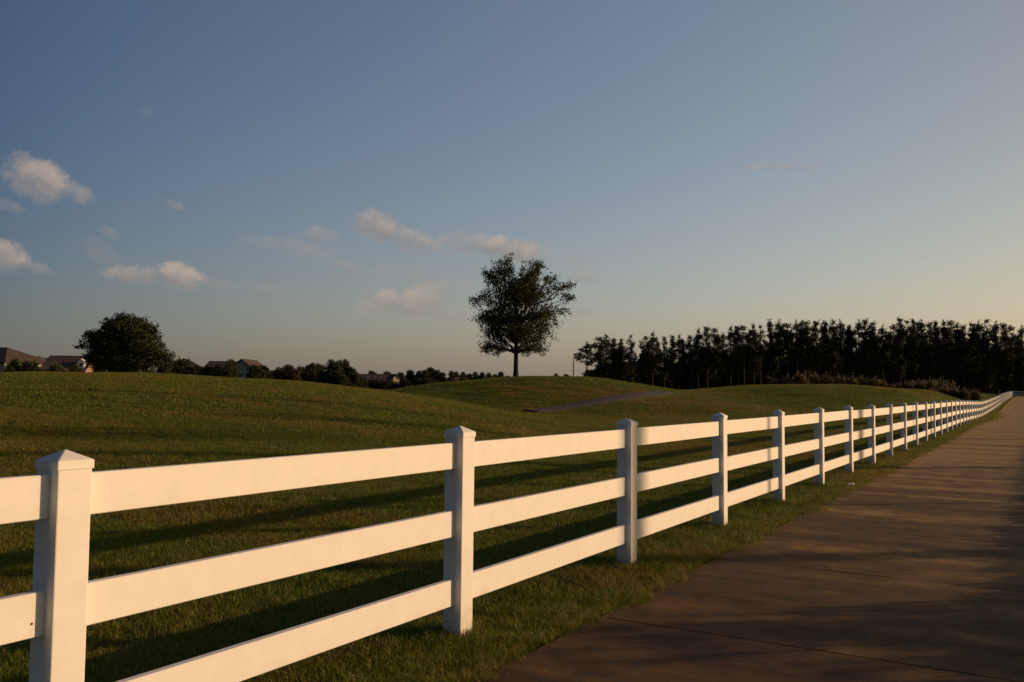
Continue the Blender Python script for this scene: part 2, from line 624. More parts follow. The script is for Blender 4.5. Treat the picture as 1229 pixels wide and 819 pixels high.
# concrete path in slabs with open joints
mb = MB()
y0 = 5.03 - 2.27 * 5
YE = 224.0
while y0 < YE:
    g = .003 + .002 * random.random()
    ys = [y0 + g, y0 + g + .006, y0 + .75, y0 + 1.5, y0 + 2.27 - g - .006, y0 + 2.27 - g]
    xs = [.56, .566, 1.2, 1.9, 2.5, 3.044, 3.05]
    dz = 0.0
    grid = []
    for i, yy in enumerate(ys):
        for j, xo in enumerate(xs):
            e = -.006 if i in (0, 5) or j in (0, 6) else 0
            grid.append((float(fence_x(yy)) + xo, yy, float(path_z(yy)) + .012 + .06 * float(sstep(yy, 30, 80)) + e + dz))
    n = len(xs)
    fs = [(i * n + j, i * n + j + 1, (i + 1) * n + j + 1, (i + 1) * n + j) for i in range(5) for j in range(n - 1)]
    k = len(grid)
    low = [(p[0], p[1], p[2] - .09) for p in grid]
    per = [(0, j) for j in range(n)] + [(i, n - 1) for i in range(1, 6)] + [(5, j) for j in range(n - 2, -1, -1)] + [(i, 0) for i in range(4, 0, -1)]
    pi = [i * n + j for i, j in per]
    fs += [(pi[q], k + pi[q], k + pi[(q + 1) % len(pi)], pi[(q + 1) % len(pi)]) for q in range(len(pi))]
    mb.add(grid + low, fs)
    y0 += 2.27
# turn to the right at the far end
yf = YE - 1.0
xr = float(fence_x(yf)) + .6
k = 0
for i in range(14):
    x0 = xr + i * 2.27
    z = float(path_z(yf)) + .075
    mb.box(x0 + .008, yf - 2.6 if x0 > xr + 2.6 else yf + .01 + .0, z - .09, x0 + 2.262, yf + 1.0, z)
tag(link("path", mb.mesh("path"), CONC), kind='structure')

# dark gap below the joints
# cart path draped over the valley between the mounds
cl = [hit(px, py) for px, py in [(638, 494), (672, 490), (700, 485.5), (722, 481.5), (748, 476.8), (775, 473.2), (800, 471)]]
pts = np.array(cl)[:, :2]
seg = np.concatenate([[0], np.cumsum(np.hypot(*np.diff(pts, axis=0).T))])
ss = np.arange(0, seg[-1], .8)
# smooth centre line
co = np.polyfit(seg, pts, 3)
cx = np.stack([np.polyval(co[:, 0], ss), np.polyval(co[:, 1], ss)], -1)
tn = np.gradient(cx, axis=0)
tn /= np.linalg.norm(tn, axis=1)[:, None]
nm = np.stack([-tn[:, 1], tn[:, 0]], -1)
offs = np.linspace(-.7, .7, 7)
gv = []
for o in offs:
    p = cx + nm * o
    gv.append(np.concatenate([p, (hz(p[:, 0], p[:, 1]) + .05)[:, None]], 1))
gv = np.array(gv)
for o in (0, -1):
    gv[o, :, 2] -= .1
n0, n1_ = gv.shape[:2]
idx = np.arange(n0 * n1_).reshape(n0, n1_)
q = np.stack([idx[:-1, :-1], idx[1:, :-1], idx[1:, 1:], idx[:-1, 1:]], -1).reshape(-1, 4)
tag(link("cart_path", mesh_np("cart_path", gv.reshape(-1, 3), q, np.full(len(q), 4), True), ASPH), kind='structure')
CART = cx

# ------------------------------------------------------------------ white three-rail fence
fence = thing("rail_fence", "long white three-rail fence with pyramid-capped posts running beside the concrete path", "fence", (-2.93, 1.838, 0))
pw = .127 / 2
mb = MB()
mb.box(-pw, -pw, -.25, pw, pw, 1.135)
post_me = bevel(mb.mesh("post"), .005, 2)
mb = MB()
cw = .0682
mb.add([(-cw, -cw, 1.128), (cw, -cw, 1.128), (cw, cw, 1.128), (-cw, cw, 1.128), (-cw, -cw, 1.160), (cw, -cw, 1.160), (cw, cw, 1.160), (-cw, cw, 1.160), (0, 0, 1.197)],
       [(0, 3, 2, 1), (0, 1, 5, 4), (1, 2, 6, 5), (2, 3, 7, 6), (3, 0, 4, 7), (4, 5, 8), (5, 6, 8), (6, 7, 8), (7, 4, 8)])
cap_me = bevel(mb.mesh("post_cap"), .004, 2)
RAILS = [(.955, .149), (.566, .149), (.178, .149)]
rt = .038 / 2
posts = []
for i in range(-1, 93):
    y = 1.838 + 2.4384 * i
    posts.append((float(fence_x(y)), y))
ex, ey = posts[-1]
for i in range(1, 7):
    posts.append((ex + 2.4384 * i, ey + .02 * i))
prev = None
nrail = 0
restmb = MB()
for i, (x, y) in enumerate(posts):
    z = float(path_z(y))
    jit = random.uniform(-.006, .006)
    po = link("post", post_me, VINYL, fence, (x + 2.93, y - 1.838, z + jit), (random.uniform(-.004, .004), random.uniform(-.004, .004), random.uniform(-.015, .015)))
    link("post_cap", cap_me, VINYL, po)
    if prev:
        x0, y0_, z0 = prev
        dx, dy, dz = x - x0, y - y0_, z - z0
        L = math.sqrt(dx * dx + dy * dy + dz * dz)
        for (rz, rh) in RAILS:
            a = random.uniform(-.003, .003)
            bq = random.uniform(-.003, .003)
            if nrail < 99:
                mb = MB()
                mb.box(-rt, 0.0, 0, rt, L, rh)
                me = bevel(mb.mesh("rail"), .003, 1)
                ro = link("rail", me, VINYL, fence, (x0 + 2.93, y0_ - 1.838, z0 + rz + a), (math.atan2(dz + bq, math.hypot(dx, dy)), 0, math.atan2(-dx, dy)))
                if nrail == 1:   # screw hole in the middle rail next to the nearest post
                    mh = MB()
                    n = 10
                    mh.add([(rt + .0012, L - .108 + .0042 * math.cos(2 * math.pi * k / n), .048 + .0042 * math.sin(2 * math.pi * k / n)) for k in range(n)] +
                           [(rt - .003, L - .108 + .0042 * math.cos(2 * math.pi * k / n), .048 + .0042 * math.sin(2 * math.pi * k / n)) for k in range(n)],
                           [tuple(range(n))] + [(k, n + k, n + (k + 1) % n, (k + 1) % n) for k in range(n)])
                    link("screw_hole", mh.mesh("screw_hole"), DARK, ro)
            else:
                d = Vector((dx, dy, dz))
                s_ = Vector((dy, -dx, 0)).normalized() * rt
                p0 = Vector((x0 + 2.93, y0_ - 1.838, z0 + rz + a))
                p1 = p0 + d
                u = Vector((0, 0, rh))
                c8 = [p0 - s_, p0 + s_, p1 + s_, p1 - s_]
                restmb.add(c8 + [c + u for c in c8], [(0, 3, 2, 1), (4, 5, 6, 7), (0, 1, 5, 4), (1, 2, 6, 5), (2, 3, 7, 6), (3, 0, 4, 7)])
            nrail += 1
    prev = (x, y, z)
tag(link("rail", restmb.mesh("rail"), VINYL, fence), kind='stuff')


# ------------------------------------------------------------------ grass blades as one scattered object
def clump_mesh(name, nb, rad_, h0, h1, wid, lean=.45):
    vs, lo = [], []
    for i in range(nb):
        a = random.uniform(0, 6.283)
        rr = rad_ * math.sqrt(random.random())
        bx, by = rr * math.cos(a), rr * math.sin(a)
        h = random.uniform(h0, h1)
        w = wid * random.uniform(.6, 1.2)
        fa = random.uniform(0, 6.283)
        la = random.uniform(0, 6.283)
        ln = random.uniform(.1, lean) * h * 1.6
        cx_, sx_ = math.cos(fa) * w / 2, math.sin(fa) * w / 2
        lx, ly = math.cos(la) * ln, math.sin(la) * ln
        o = len(vs)
        vs += [(bx - cx_, by - sx_, -.012), (bx + cx_, by + sx_, -.012), (bx + lx * .35 + cx_ * .8, by + ly * .35 + sx_ * .8, h * .6),
               (bx + lx * .35 - cx_ * .8, by + ly * .35 - sx_ * .8, h * .6), (bx + lx, by + ly, h)]
        lo.append(((o, o + 1, o + 2, o + 3), (o + 3, o + 2, o + 4)))
    loops = [i for a, b_ in lo for i in a + b_]
    me = mesh_np(name, vs, loops, [4, 3] * nb)
    me.materials.append(BLADE)
    return me


def scatter(name, points, scl, rot, protos):
    """ONE object whose geometry nodes put grass tufts on its points"""
    src = bpy.data.collections.new(name + "_tufts")
    for i, me in enumerate(protos):
        o = bpy.data.objects.new(name + "_tuft", me)
        src.objects.link(o)
    me = bpy.data.meshes.new(name)
    me.vertices.add(len(points))
    me.vertices.foreach_set('co', np.ascontiguousarray(points, np.float32).ravel())
    a = me.attributes.new('scl', 'FLOAT_VECTOR', 'POINT')
    a.data.foreach_set('vector', np.ascontiguousarray(scl, np.float32).ravel())
    a = me.attributes.new('rot', 'FLOAT_VECTOR', 'POINT')
    a.data.foreach_set('vector', np.ascontiguousarray(rot, np.float32).ravel())
    me.materials.append(BLADE)
    ob = link(name, me, None)
    ng = bpy.data.node_groups.new(name, 'GeometryNodeTree')
    ng.interface.new_socket('Geometry', in_out='INPUT', socket_type='NodeSocketGeometry')
    ng.interface.new_socket('Geometry', in_out='OUTPUT', socket_type='NodeSocketGeometry')
    N = ng.nodes
    gi, go = N.new('NodeGroupInput'), N.new('NodeGroupOutput')
    ci = N.new('GeometryNodeCollectionInfo')
    ci.inputs['Collection'].default_value = src
    ci.inputs['Separate Children'].default_value = True
    ip = N.new('GeometryNodeInstanceOnPoints')
    ip.inputs['Pick Instance'].default_value = True
    a1 = N.new('GeometryNodeInputNamedAttribute')
    a1.data_type = 'FLOAT_VECTOR'
    a1.inputs['Name'].default_value = 'scl'
    a2 = N.new('GeometryNodeInputNamedAttribute')
    a2.data_type = 'FLOAT_VECTOR'
    a2.inputs['Name'].default_value = 'rot'
    e2r = N.new('FunctionNodeEulerToRotation')
    L = ng.links
    L.new(gi.outputs[0], ip.inputs['Points'])
    L.new(ci.outputs[0], ip.inputs['Instance'])
    L.new(a2.outputs[0], e2r.inputs[0])
    L.new(e2r.outputs[0], ip.inputs['Rotation'])
    L.new(a1.outputs[0], ip.inputs['Scale'])
    L.new(ip.outputs[0], go.inputs[0])
    md = ob.modifiers.new('scatter', 'NODES')
    md.node_group = ng
    return tag(ob, kind='stuff')


NEAR = [clump_mesh("turf_near_%d" % i, 54, .13, .020, .050, .0042, .9) for i in range(6)]
LONG = [clump_mesh("turf_long_%d" % i, 26, .08, .05, .13, .005, .8) for i in range(4)]
FARC = [clump_mesh("turf_far_%d" % i, 90, .34, .025, .055, .009, 1.1) for i in range(4)]


def sample_view(d0, d1, dens, half=.70):
    area = half * (d1 ** 2 - d0 ** 2)
    n = int(area * dens)
    d = np.sqrt(rng.uniform(d0 ** 2, d1 ** 2, n))
    r = rng.uniform(-half, half, n) * d
    return np.stack([-d * sy + r * cy, d * cy + r * sy], -1)


def edge_noise(y):
    return .03 * np.sin(y * 7.1) + .035 * np.sin(y * 2.3 + 1) + .02 * np.sin(y * 17.3 + .4)


def on_grass(p, pad=0.0):
    fx = fence_x(p[:, 1])
    e = edge_noise(p[:, 1])
    ok = (p[:, 0] < fx + .52 + e + pad) | (p[:, 0] > fx + 3.10 + e)
    dd = np.min(np.hypot(p[:, None, 0] - CART[None, ::2, 0], p[:, None, 1] - CART[None, ::2, 1]), axis=1) if len(p) < 60000 else np.full(len(p), 9.)
    return ok & (dd > 1.2)


def make(p, smin, smax, zmin, zmax):
    n = len(p)
    z = hz(p[:, 0], p[:, 1]) - .012
    s = rng.uniform(smin, smax, n)
    zz = rng.uniform(zmin, zmax, n)
    return np.concatenate([p, z[:, None]], 1), np.stack([s, s, s * zz], -1), np.stack([np.zeros(n), np.zeros(n), rng.uniform(0, 6.283, n)], -1)


pA = sample_view(1.5, 9, 130)
pA = pA[on_grass(pA)]
pB = sample_view(9, 20, 60)
pB = pB[on_grass(pB)]
A_ = make(pA, .8, 1.25, .8, 1.2)
B_ = make(pB, 1.1, 1.7, .6, .95)
scatter("grass", np.concatenate([A_[0], B_[0]]), np.concatenate([A_[1], B_[1]]), np.concatenate([A_[2], B_[2]]), NEAR)
# longer tufts round the post feet, along the ragged edge of the concrete, and scattered weeds
pl = []
for (x, y) in posts[:22]:
    n = 60
    a = rng.uniform(0, 6.283, n)
    rr = rng.uniform(.07, .26, n)
    pl.append(np.stack([x + rr * np.cos(a), y + rr * np.sin(a)], -1))
yy = rng.uniform(1.5, 40, 3600)
yy = yy[rng.uniform(0, 1, len(yy)) < np.clip(14 / yy, .2, 1)]
pl.append(np.stack([fence_x(yy) + .50 + edge_noise(yy) + rng.normal(0, .05, len(yy)), yy], -1))
pw_ = sample_view(1.5, 14, 5)
pl.append(pw_[on_grass(pw_)])
yy = rng.uniform(1.5, 30, 900)
pl.append(np.stack([fence_x(yy) + rng.uniform(-.25, .5, len(yy)), yy], -1))
yy = rng.uniform(2.5, 40, 3000)
yy = yy[rng.uniform(0, 1, len(yy)) < np.clip(14 / yy, .25, 1)]
pl.append(np.stack([fence_x(yy) + 3.10 + edge_noise(yy * 1.3) + np.abs(rng.normal(0, .06, len(yy))), yy], -1))
pL = np.concatenate(pl)
L_ = make(pL, .5, .85, .5, .95)
scatter("long_grass", *L_, LONG)
pC = sample_view(20, 48, 26)
pC = pC[on_grass(pC)]
pD = sample_view(48, 112, 6)
pD = pD[on_grass(pD)]
C_ = make(pC, .8, 1.3, .6, 1.0)
D_ = make(pD, 1.6, 2.4, .4, .7)
scatter("field_grass", np.concatenate([C_[0], D_[0]]), np.concatenate([C_[1], D_[1]]), np.concatenate([C_[2], D_[2]]), FARC)


# ------------------------------------------------------------------ trees
def clumped(blobs, seed, k=.40, n=12):
    """breaks big crown masses into smaller ragged clumps with gaps between them"""
    g = random.Random(seed)
    out = []
    for (x, y, z, rx, ry, rz) in blobs:
        m = max(3, int(n * min(1.6, (rx * rz) ** .5)))
        for _ in range(m):
            u = Vector((g.gauss(0, 1), g.gauss(0, 1), g.gauss(0, 1))).normalized() * g.uniform(.35, .95)
            q = k * g.uniform(.65, 1.35)
            out.append((x + u.x * rx, y + u.y * ry, z + u.z * rz, rx * q * 1.15, ry * q * 1.15, rz * q * .8))
    return out


def leaf_cloud(name, blobs, per_area, leaf, twig=.35, nleaf=10, flat=1.0, seed=1, core=.45):
    """leaf-sized faces gathered in twigs, twigs spread through the blobs (x,y,z,rx,ry,rz)"""
    g = np.random.default_rng(seed)
    C, O = [], []
    for (x, y, z, rx, ry, rz) in blobs:
        n = max(4, int(per_area * (rx * ry * rz) ** (2 / 3)))
        u = g.normal(size=(n, 3))
        u /= np.linalg.norm(u, axis=1)[:, None]
        k = g.uniform(core ** 3, 1, n) ** (1 / 3) * g.uniform(.85, 1.12, n)
        p = u * k[:, None] * np.array([rx, ry, rz]) + np.array([x, y, z])
        C.append(p)
        O.append(u)
    C = np.concatenate(C)
    O = np.concatenate(O)
    d = O * .7 + g.normal(size=O.shape) * .55 + np.array([0, 0, .15])
    d /= np.linalg.norm(d, axis=1)[:, None]
    n = len(C)
    tt = g.uniform(-.3, 1, (n, nleaf))
    ln = twig * g.uniform(.5, 1.4, n)
    pc = C[:, None] + d[:, None] * (tt * ln[:, None])[..., None] + g.normal(size=(n, nleaf, 3)) * twig * .22
    pc = pc.reshape(-1, 3)
    m = len(pc)
    a = g.normal(size=(m, 3))
    a[:, 2] *= flat
    a /= np.linalg.norm(a, axis=1)[:, None]
    b_ = np.cross(a, g.normal(size=(m, 3)))
    b_ /= np.linalg.norm(b_, axis=1)[:, None]
    s = leaf * g.uniform(.6, 1.35, m)[:, None]
    q = np.stack([pc - a * s, pc + b_ * s * .42, pc + a * s, pc - b_ * s * .42], 1)
    return mesh_np(name, q.reshape(-1, 3), np.arange(m * 4), np.full(m, 4))


def limb(mb, p0, p1, r0, r1, n=6, wob=.08, steps=5):
    p0, p1 = Vector(p0), Vector(p1)
    L = (p1 - p0).length
    pts, rs = [], []
    for i in range(steps + 1):
        t_ = i / steps
        p = p0.lerp(p1, t_)
        if 0 < i < steps:
            p += Vector((random.gauss(0, 1), random.gauss(0, 1), random.gauss(0, .6))) * L * wob * .5
        p.z += math.sin(t_ * math.pi) * L * .06
        pts.append(p)
        rs.append(r0 + (r1 - r0) * t_)
    mb.tube(pts, rs, n)


def tree(name, label, cat, loc, blobs, th, tr, leafm, barkm, per_area, leaf, twig, nleaf, seed, group=None, rz=0., limbs=True, fork=None):
    random.seed(seed)
    o = thing(name, label, cat, loc, rz, group)
    mb = MB()
    top = Vector((random.uniform(-.1, .1) * tr * 3, 0, th))
    mb.tube([(0, 0, -.5), (0, 0, 0), (0, 0, .12 * th), (top.x * .4, 0, th * .5), tuple(top)], [tr * 1.7, tr * 1.35, tr, tr * .85, tr * .62], 10)
    if limbs:
        for (x, y, z, rx, ry, rz_) in blobs:
            base_t = random.uniform(.55, 1.0)
            st = Vector((top.x * base_t, 0, th * base_t))
            if z < st.z:
                st.z = max(th * .42, z - .7)
            limb(mb, st, (x, y, z), tr * .42, tr * .08)
            for k in range(3):
                u = Vector((random.gauss(0, 1), random.gauss(0, 1), random.gauss(.2, 1))).normalized()
                mid = st.lerp(Vector((x, y, z)), random.uniform(.5, 1))
                limb(mb, mid, (x + u.x * rx * .9, y + u.y * ry * .9, z + u.z * rz_ * .9), tr * .14, tr * .03, 4, .1, 3)
    link("trunk", mb.mesh("trunk", True), barkm, o)
    link("crown", leaf_cloud("crown", clumped(blobs, seed), per_area, leaf, twig, nleaf, 1.0, seed, .2), leafm, o)
    return o


def img_blobs(lst, ox, oy, k, depth_spread=.5, seed=3, dup=True):
    """blobs given in crop pixels relative to the tree base (ox, oy), k metres per pixel -> tree-local, facing the camera"""
    g = random.Random(seed)
    out = []
    maxr = max(abs(b_[0] - ox) for b_ in lst)
    for (x, y, rx, ry) in lst:
        X_, Z_ = (x - ox) * k, (oy - y) * k
        lim = math.sqrt(max(.1, 1 - (abs(x - ox) / (maxr * 1.15)) ** 2)) * maxr * k * depth_spread
        reps = [g.uniform(-.15, .15)]
        if dup and abs(x - ox) < maxr * .75:
            reps += [g.uniform(.45, .9), -g.uniform(.45, .9)]
        for i, rp in enumerate(reps):
            sc = 1 if i == 0 else .82
            out.append((X_ * (1 if i == 0 else .85), rp * lim, Z_ + (0 if i == 0 else g.uniform(-.3, .1)), rx * k * sc, (rx + ry) / 2 * k * sc, ry * k * sc))
    return out


def ground_at(px, d):
    """ground point at photo column px and depth d"""
    p = at(px, 470, d)
    return (float(p[0]), float(p[1]), hz1(p[0], p[1]))


# the lone oak on the middle mound
D0 = 66
g0 = ground_at(619, D0)
k = D0 / FPX / 3.9
bl = img_blobs([(318, 150, 52, 62), (345, 105, 26, 32), (455, 145, 66, 55), (500, 125, 22, 24), (590, 225, 66, 50), (625, 265, 34, 30), (640, 200, 28, 26), (560, 180, 26, 24), (232, 275, 42, 40), (190, 285, 26, 30), (268, 190, 48, 50),
                (245, 150, 20, 24), (390, 250, 105, 95), (262, 435, 58, 62), (225, 375, 40, 40), (300, 345, 84, 80), (400, 415, 95, 80), (505, 435, 62, 55), (515, 345, 82, 66), (600, 340, 42, 30), (238, 495, 34, 30), (320, 470, 46, 34), (450, 470, 50, 34),
                (300, 505, 40, 26), (500, 508, 36, 26), (440, 500, 40, 30), (470, 240, 80, 70)], 388, 640, k, .55, 3)
tree("oak_tree", "lone dark round-crowned oak standing on top of the middle grassy mound", "tree", g0, bl, 4.2, .19, OAKLEAF, BARK, 50, .076, .36, 11, 11, rz=YAW)

# the bushy oak behind the left mound
DB = 66
gB = ground_at(152, DB)
k = DB / FPX / 4.095
zoff = gB[2]
base_py = 360 + (PH - PH) + 0
oy = 350 + (at(152, 445.5, DB)[2] - gB[2]) / k
bl = img_blobs([(640, 190, 110, 90), (570, 120, 55, 48), (690, 120, 58, 48), (630, 100, 34, 26), (742, 205, 66, 60), (795, 268, 60, 46), (845, 282, 26, 20), (730, 140, 30, 26), (490, 190, 66, 52), (435, 235, 44, 34), (450, 165, 24, 20), (505, 280, 84, 66),
                (640, 290, 110, 80), (770, 300, 76, 56), (560, 220, 90, 80)], 640, oy, k, .6, 5)
tree("bushy_tree", "broad bushy dark tree rising behind the crest of the left mound", "tree", gB, bl, 2.6, .2, BUSHLEAF, BARK, 70, .10, .36, 11, 12, rz=YAW)


# pines
def pine_proto(seed, h, bare, wide, dense=1.0, leafm=None):
    g = random.Random(seed)
    random.seed(seed)
    mb = MB()
    lean = g.uniform(-.25, .25)
    pts = [(lean * (i / 6) ** 2, g.uniform(-.06, .06), -.4 + (h + .2) * i / 6) for i in range(7)]
    r0 = .010 * h + .02
    mb.tube(pts, [r0 * 1.25, r0, r0 * .9, r0 * .78, r0 * .6, r0 * .4, r0 * .12], 7)
    blobs = []
    z = h * bare
    while z < h * .98:
        f_ = (z / h - bare) / (1 - bare)
        w = wide * (math.sin(math.pi * min(1, .25 + .75 * f_) ** .9) * .7 + .26) * g.uniform(.5, 1.2)
        w *= 1 - .75 * max(0, f_ - .6) / .4
        for j in range(g.choice([2, 3, 3, 4])):
            a = g.uniform(0, 6.283)
            rr = w * g.uniform(.35, 1)
            zz = z + g.uniform(-.2, .5) + rr * .12
            x = lean * (z / h) ** 2
            p1 = (x + rr * math.cos(a), rr * math.sin(a), zz)
            limb(mb, (x, 0, z - .2), p1, r0 * .22, r0 * .06, 4, .06, 3)
            s = g.uniform(.42, .92) * (.5 + .5 * w / wide)
            blobs.append((*p1, s * 1.25, s * 1.25, s * g.uniform(.7, 1.1)))
        z += h * g.uniform(.03, .064)
    blobs.append((lean, 0, h * .975, .26, .26, .6))
    # a few dead lower stubs
    for j in range(5):
        zz = h * g.uniform(.25, bare)
        a = g.uniform(0, 6.283)
        limb(mb, (0, 0, zz), (math.cos(a) * .9, math.sin(a) * .9, zz + .1), r0 * .16, r0 * .05, 4, .1, 2)
    return mb.mesh("trunk", True), leaf_cloud("crown", blobs, 44 * dense, .17, .55, 9, .8, seed, .1)


PINES = [pine_proto(100 + i, 16 + (i % 3) * .8, b_, w, 1.0) for i, (b_, w) in enumerate(
    [(.36, 1.8), (.46, 2.5), (.28, 1.3), (.5, 2.3), (.24, 1.6), (.40, 1.2), (.30, 2.2), (.52, 2.3)])]
for me_t, me_c in PINES:
    me_t.materials.append(PINEBARK)
    me_c.materials.append(PINELEAF)


def pine(px, d, toppy, var, label, group, rz=None, name="pine_tree", z=None):
    gx = ground_at(px, d) if z is None else z
    want = at(px, toppy, d)[2] - gx[2]
    var = var % len(PINES)
    s = want / (16 + (var % 3) * .8)
    o = thing(name, label, "tree", gx, random.uniform(0, 6.283) if rz is None else rz, group)
    link("trunk", PINES[var][0], None, o)
    link("crown", PINES[var][1], None, o)
    w = s * random.uniform(.92, 1.12)
    o.scale = (w, w, s)
    return o


PG = "pines of the stand behind the right-hand lawn"
PL = "tall slender dark pine in the dense stand along the far edge of the lawn"
# skyline read along the stand: column, top
SKY = [(704, 411), (718, 404), (728, 402), (737, 406), (745, 407), (757, 403), (776, 403), (783, 399), (797, 405), (806, 403), (815, 402), (829, 402), (838, 395), (849, 393), (857, 393), (877, 392), (886, 392), (893, 390),
       (905, 389), (913, 391), (925, 384), (936, 385), (946, 387), (957, 386), (962, 385), (970, 386), (981, 386), (992, 385), (1001, 384), (1010, 385), (1020, 390), (1031, 385), (1040, 384), (1050, 387), (1060, 391), (1072, 389),
       (1081, 382), (1090, 385), (1098, 383), (1108, 385), (1116, 388), (1125, 386), (1134, 385), (1143, 384), (1150, 388), (1158, 391), (1168, 388), (1177, 386), (1186, 384), (1196, 387), (1206, 389), (1216, 390), (1227, 392)]
random.seed(21)
for i, (px, ty) in enumerate(SKY):
    d = 232 - (px - 690) * .05 + random.uniform(-5, 5)
    if i == 0:
        lab, gr = "leftmost pine of the stand, set apart with open sky around its trunk", None
    else:
        lab, gr = PL, PG
    po = pine(px, d, ty, 7 if i == 0 else i * 3 + random.randrange(3), lab, gr)
    if i < 4:
        po.scale = (po.scale[0] * 1.5, po.scale[1] * 1.5, po.scale[2])
for i in range(58):   # further rows
    px = 745 + i * 9.0 + random.uniform(-4, 4)
    d = 246 + random.uniform(0, 34)
    ty = np.interp(px, [p for p, _ in SKY], [q_ for _, q_ in SKY]) + random.uniform(3, 24)
    pine(px, d, ty, random.randrange(8), PL, PG)
# the stand goes on beyond the right edge of the picture, and shades what is seen
for i in range(34):
    px = 1245 + i * 11
    d = 225 - i * 1.0 + random.uniform(-8, 14)
    pine(px, d, 388 + random.uniform(-3, 6), random.randrange(8), PL, PG)

# bare snag at the left end
gS = ground_at(688, 232)
o = thing("dead_tree", "thin leafless pale snag at the left end of the pine stand", "tree", gS)
mb = MB()
hS = at(688, 424, 232)[2] - gS[2]
mb.tube([(0, 0, -.3), (0, 0, hS * .4), (.08, 0, hS * .75), (.12, 0, hS)], [.16, .13, .10, .04], 7)
link("trunk", mb.mesh("trunk", True), DEADBARK, o)
mb = MB()
random.seed(3)
for i in range(9):
    z = hS * random.uniform(.35, .95)
    a = random.uniform(0, 6.28)
    limb(mb, (.05, 0, z), (math.cos(a) * 1.2, math.sin(a) * 1.2, z + random.uniform(.1, .8)), .05, .015, 4, .1, 3)
link("branch", mb.mesh("branch", True), DEADBARK, o)


# broadleaf trees
def broad_proto(seed, h, w, leafm, barkm=BARK, per=44, leaf=.2, twig=.45):
    g = random.Random(seed)
    random.seed(seed)
    blobs = []
    for i in range(13):
        a = g.uniform(0, 6.283)
        zf = g.uniform(.16, .92)
        rr = w * math.sqrt(max(0.05, 1 - (2 * zf - .85) ** 2)) * g.uniform(.15, .75)
        s = g.uniform(.2, .36) * w
        blobs.append((rr * math.cos(a), rr * math.sin(a), h * zf, s * 1.15, s * 1.15, min(s, h * .16)))
    blobs.append((0, 0, h * .5, w * .5, w * .5, h * .3))
    mb = MB()
    mb.tube([(0, 0, -.5), (0, 0, h * .15), (.05, .02, h * .4), (.08, 0, h * .7)], [w * .09, w * .07, w * .06, w * .03], 7)
    for bq in blobs:
        limb(mb, (0, 0, h * .25), bq[:3], w * .03, w * .01, 4, .08, 3)
    tm = mb.mesh("trunk", True)
    tm.materials.append(barkm)
    cm = leaf_cloud("crown", clumped(blobs, seed, .5, 9), per * .72, leaf * .85, twig * .8, 10, 1, seed, .2)
    cm.materials.append(leafm)
    return tm, cm, h, w


BROAD = [broad_proto(200, 7, 3.4, BUSHLEAF), broad_proto(201, 6, 3.2, BUSHLEAF), broad_proto(202, 8, 3.0, BUSHLEAF), broad_proto(203, 5, 3.1, BUSHLEAF)]
WARM = [broad_proto(210, 6.5, 3.2, WARMLEAF), broad_proto(211, 5, 2.9, WARMLEAF)]


def broad(px, d, toppy, halfw_px, label, group=None, protos=BROAD, name="broadleaf_tree", cat="tree", lift=0):
    gx = ground_at(px, d)
    tm, cm, h, w = random.choice(protos)
    want = max(.8, at(px, toppy, d)[2] - gx[2])
    o = thing(name, label, cat, gx, random.uniform(0, 6.28), group)
    link("trunk", tm, None, o)
    link("crown", cm, None, o)
    sw = halfw_px * d / FPX / w * 1.28
    o.scale = (sw, sw, want / (h * 1.02))
    return o


# shrubs and young trees under and before the pines
UG = "low dark trees filling the foot of the pine stand"
UL = "low dark bushy tree at the foot of the pine stand"
random.seed(31)
for i in range(74):
    px = 716 + i * 7.2 + random.uniform(-4, 4)
    d = 236 + random.uniform(-6, 34)
    broad(px, d, np.interp(px, [720, 800, 900, 1229], [442, 432, 424, 418]) + random.uniform(-8, 12), random.uniform(10, 16), UL, UG)
for i in range(50):
    bo = broad(700 + i * 11.5 + random.uniform(-3, 3), 272 + random.uniform(-6, 6), 448 + random.uniform(-5, 3), random.uniform(13, 18), UL, UG)
    bo.location.z -= 1.3
broad(772, 215, 418, 13, "slender olive-lit tree with pale trunks in front of the pine stand's left part", protos=WARM)
broad(722, 226, 438, 12, "small bush at the left end of the pine stand beneath the outer pines", protos=BROAD, name="bush", cat="bush")
broad(698, 226, 456, 9, "low bush beside the pale snag at the left end of the pines", protos=BROAD, name="bush", cat="bush")

# ------------------------------------------------------------------ houses
FACE = YAW  # turning a house by this makes its local -Y face the camera


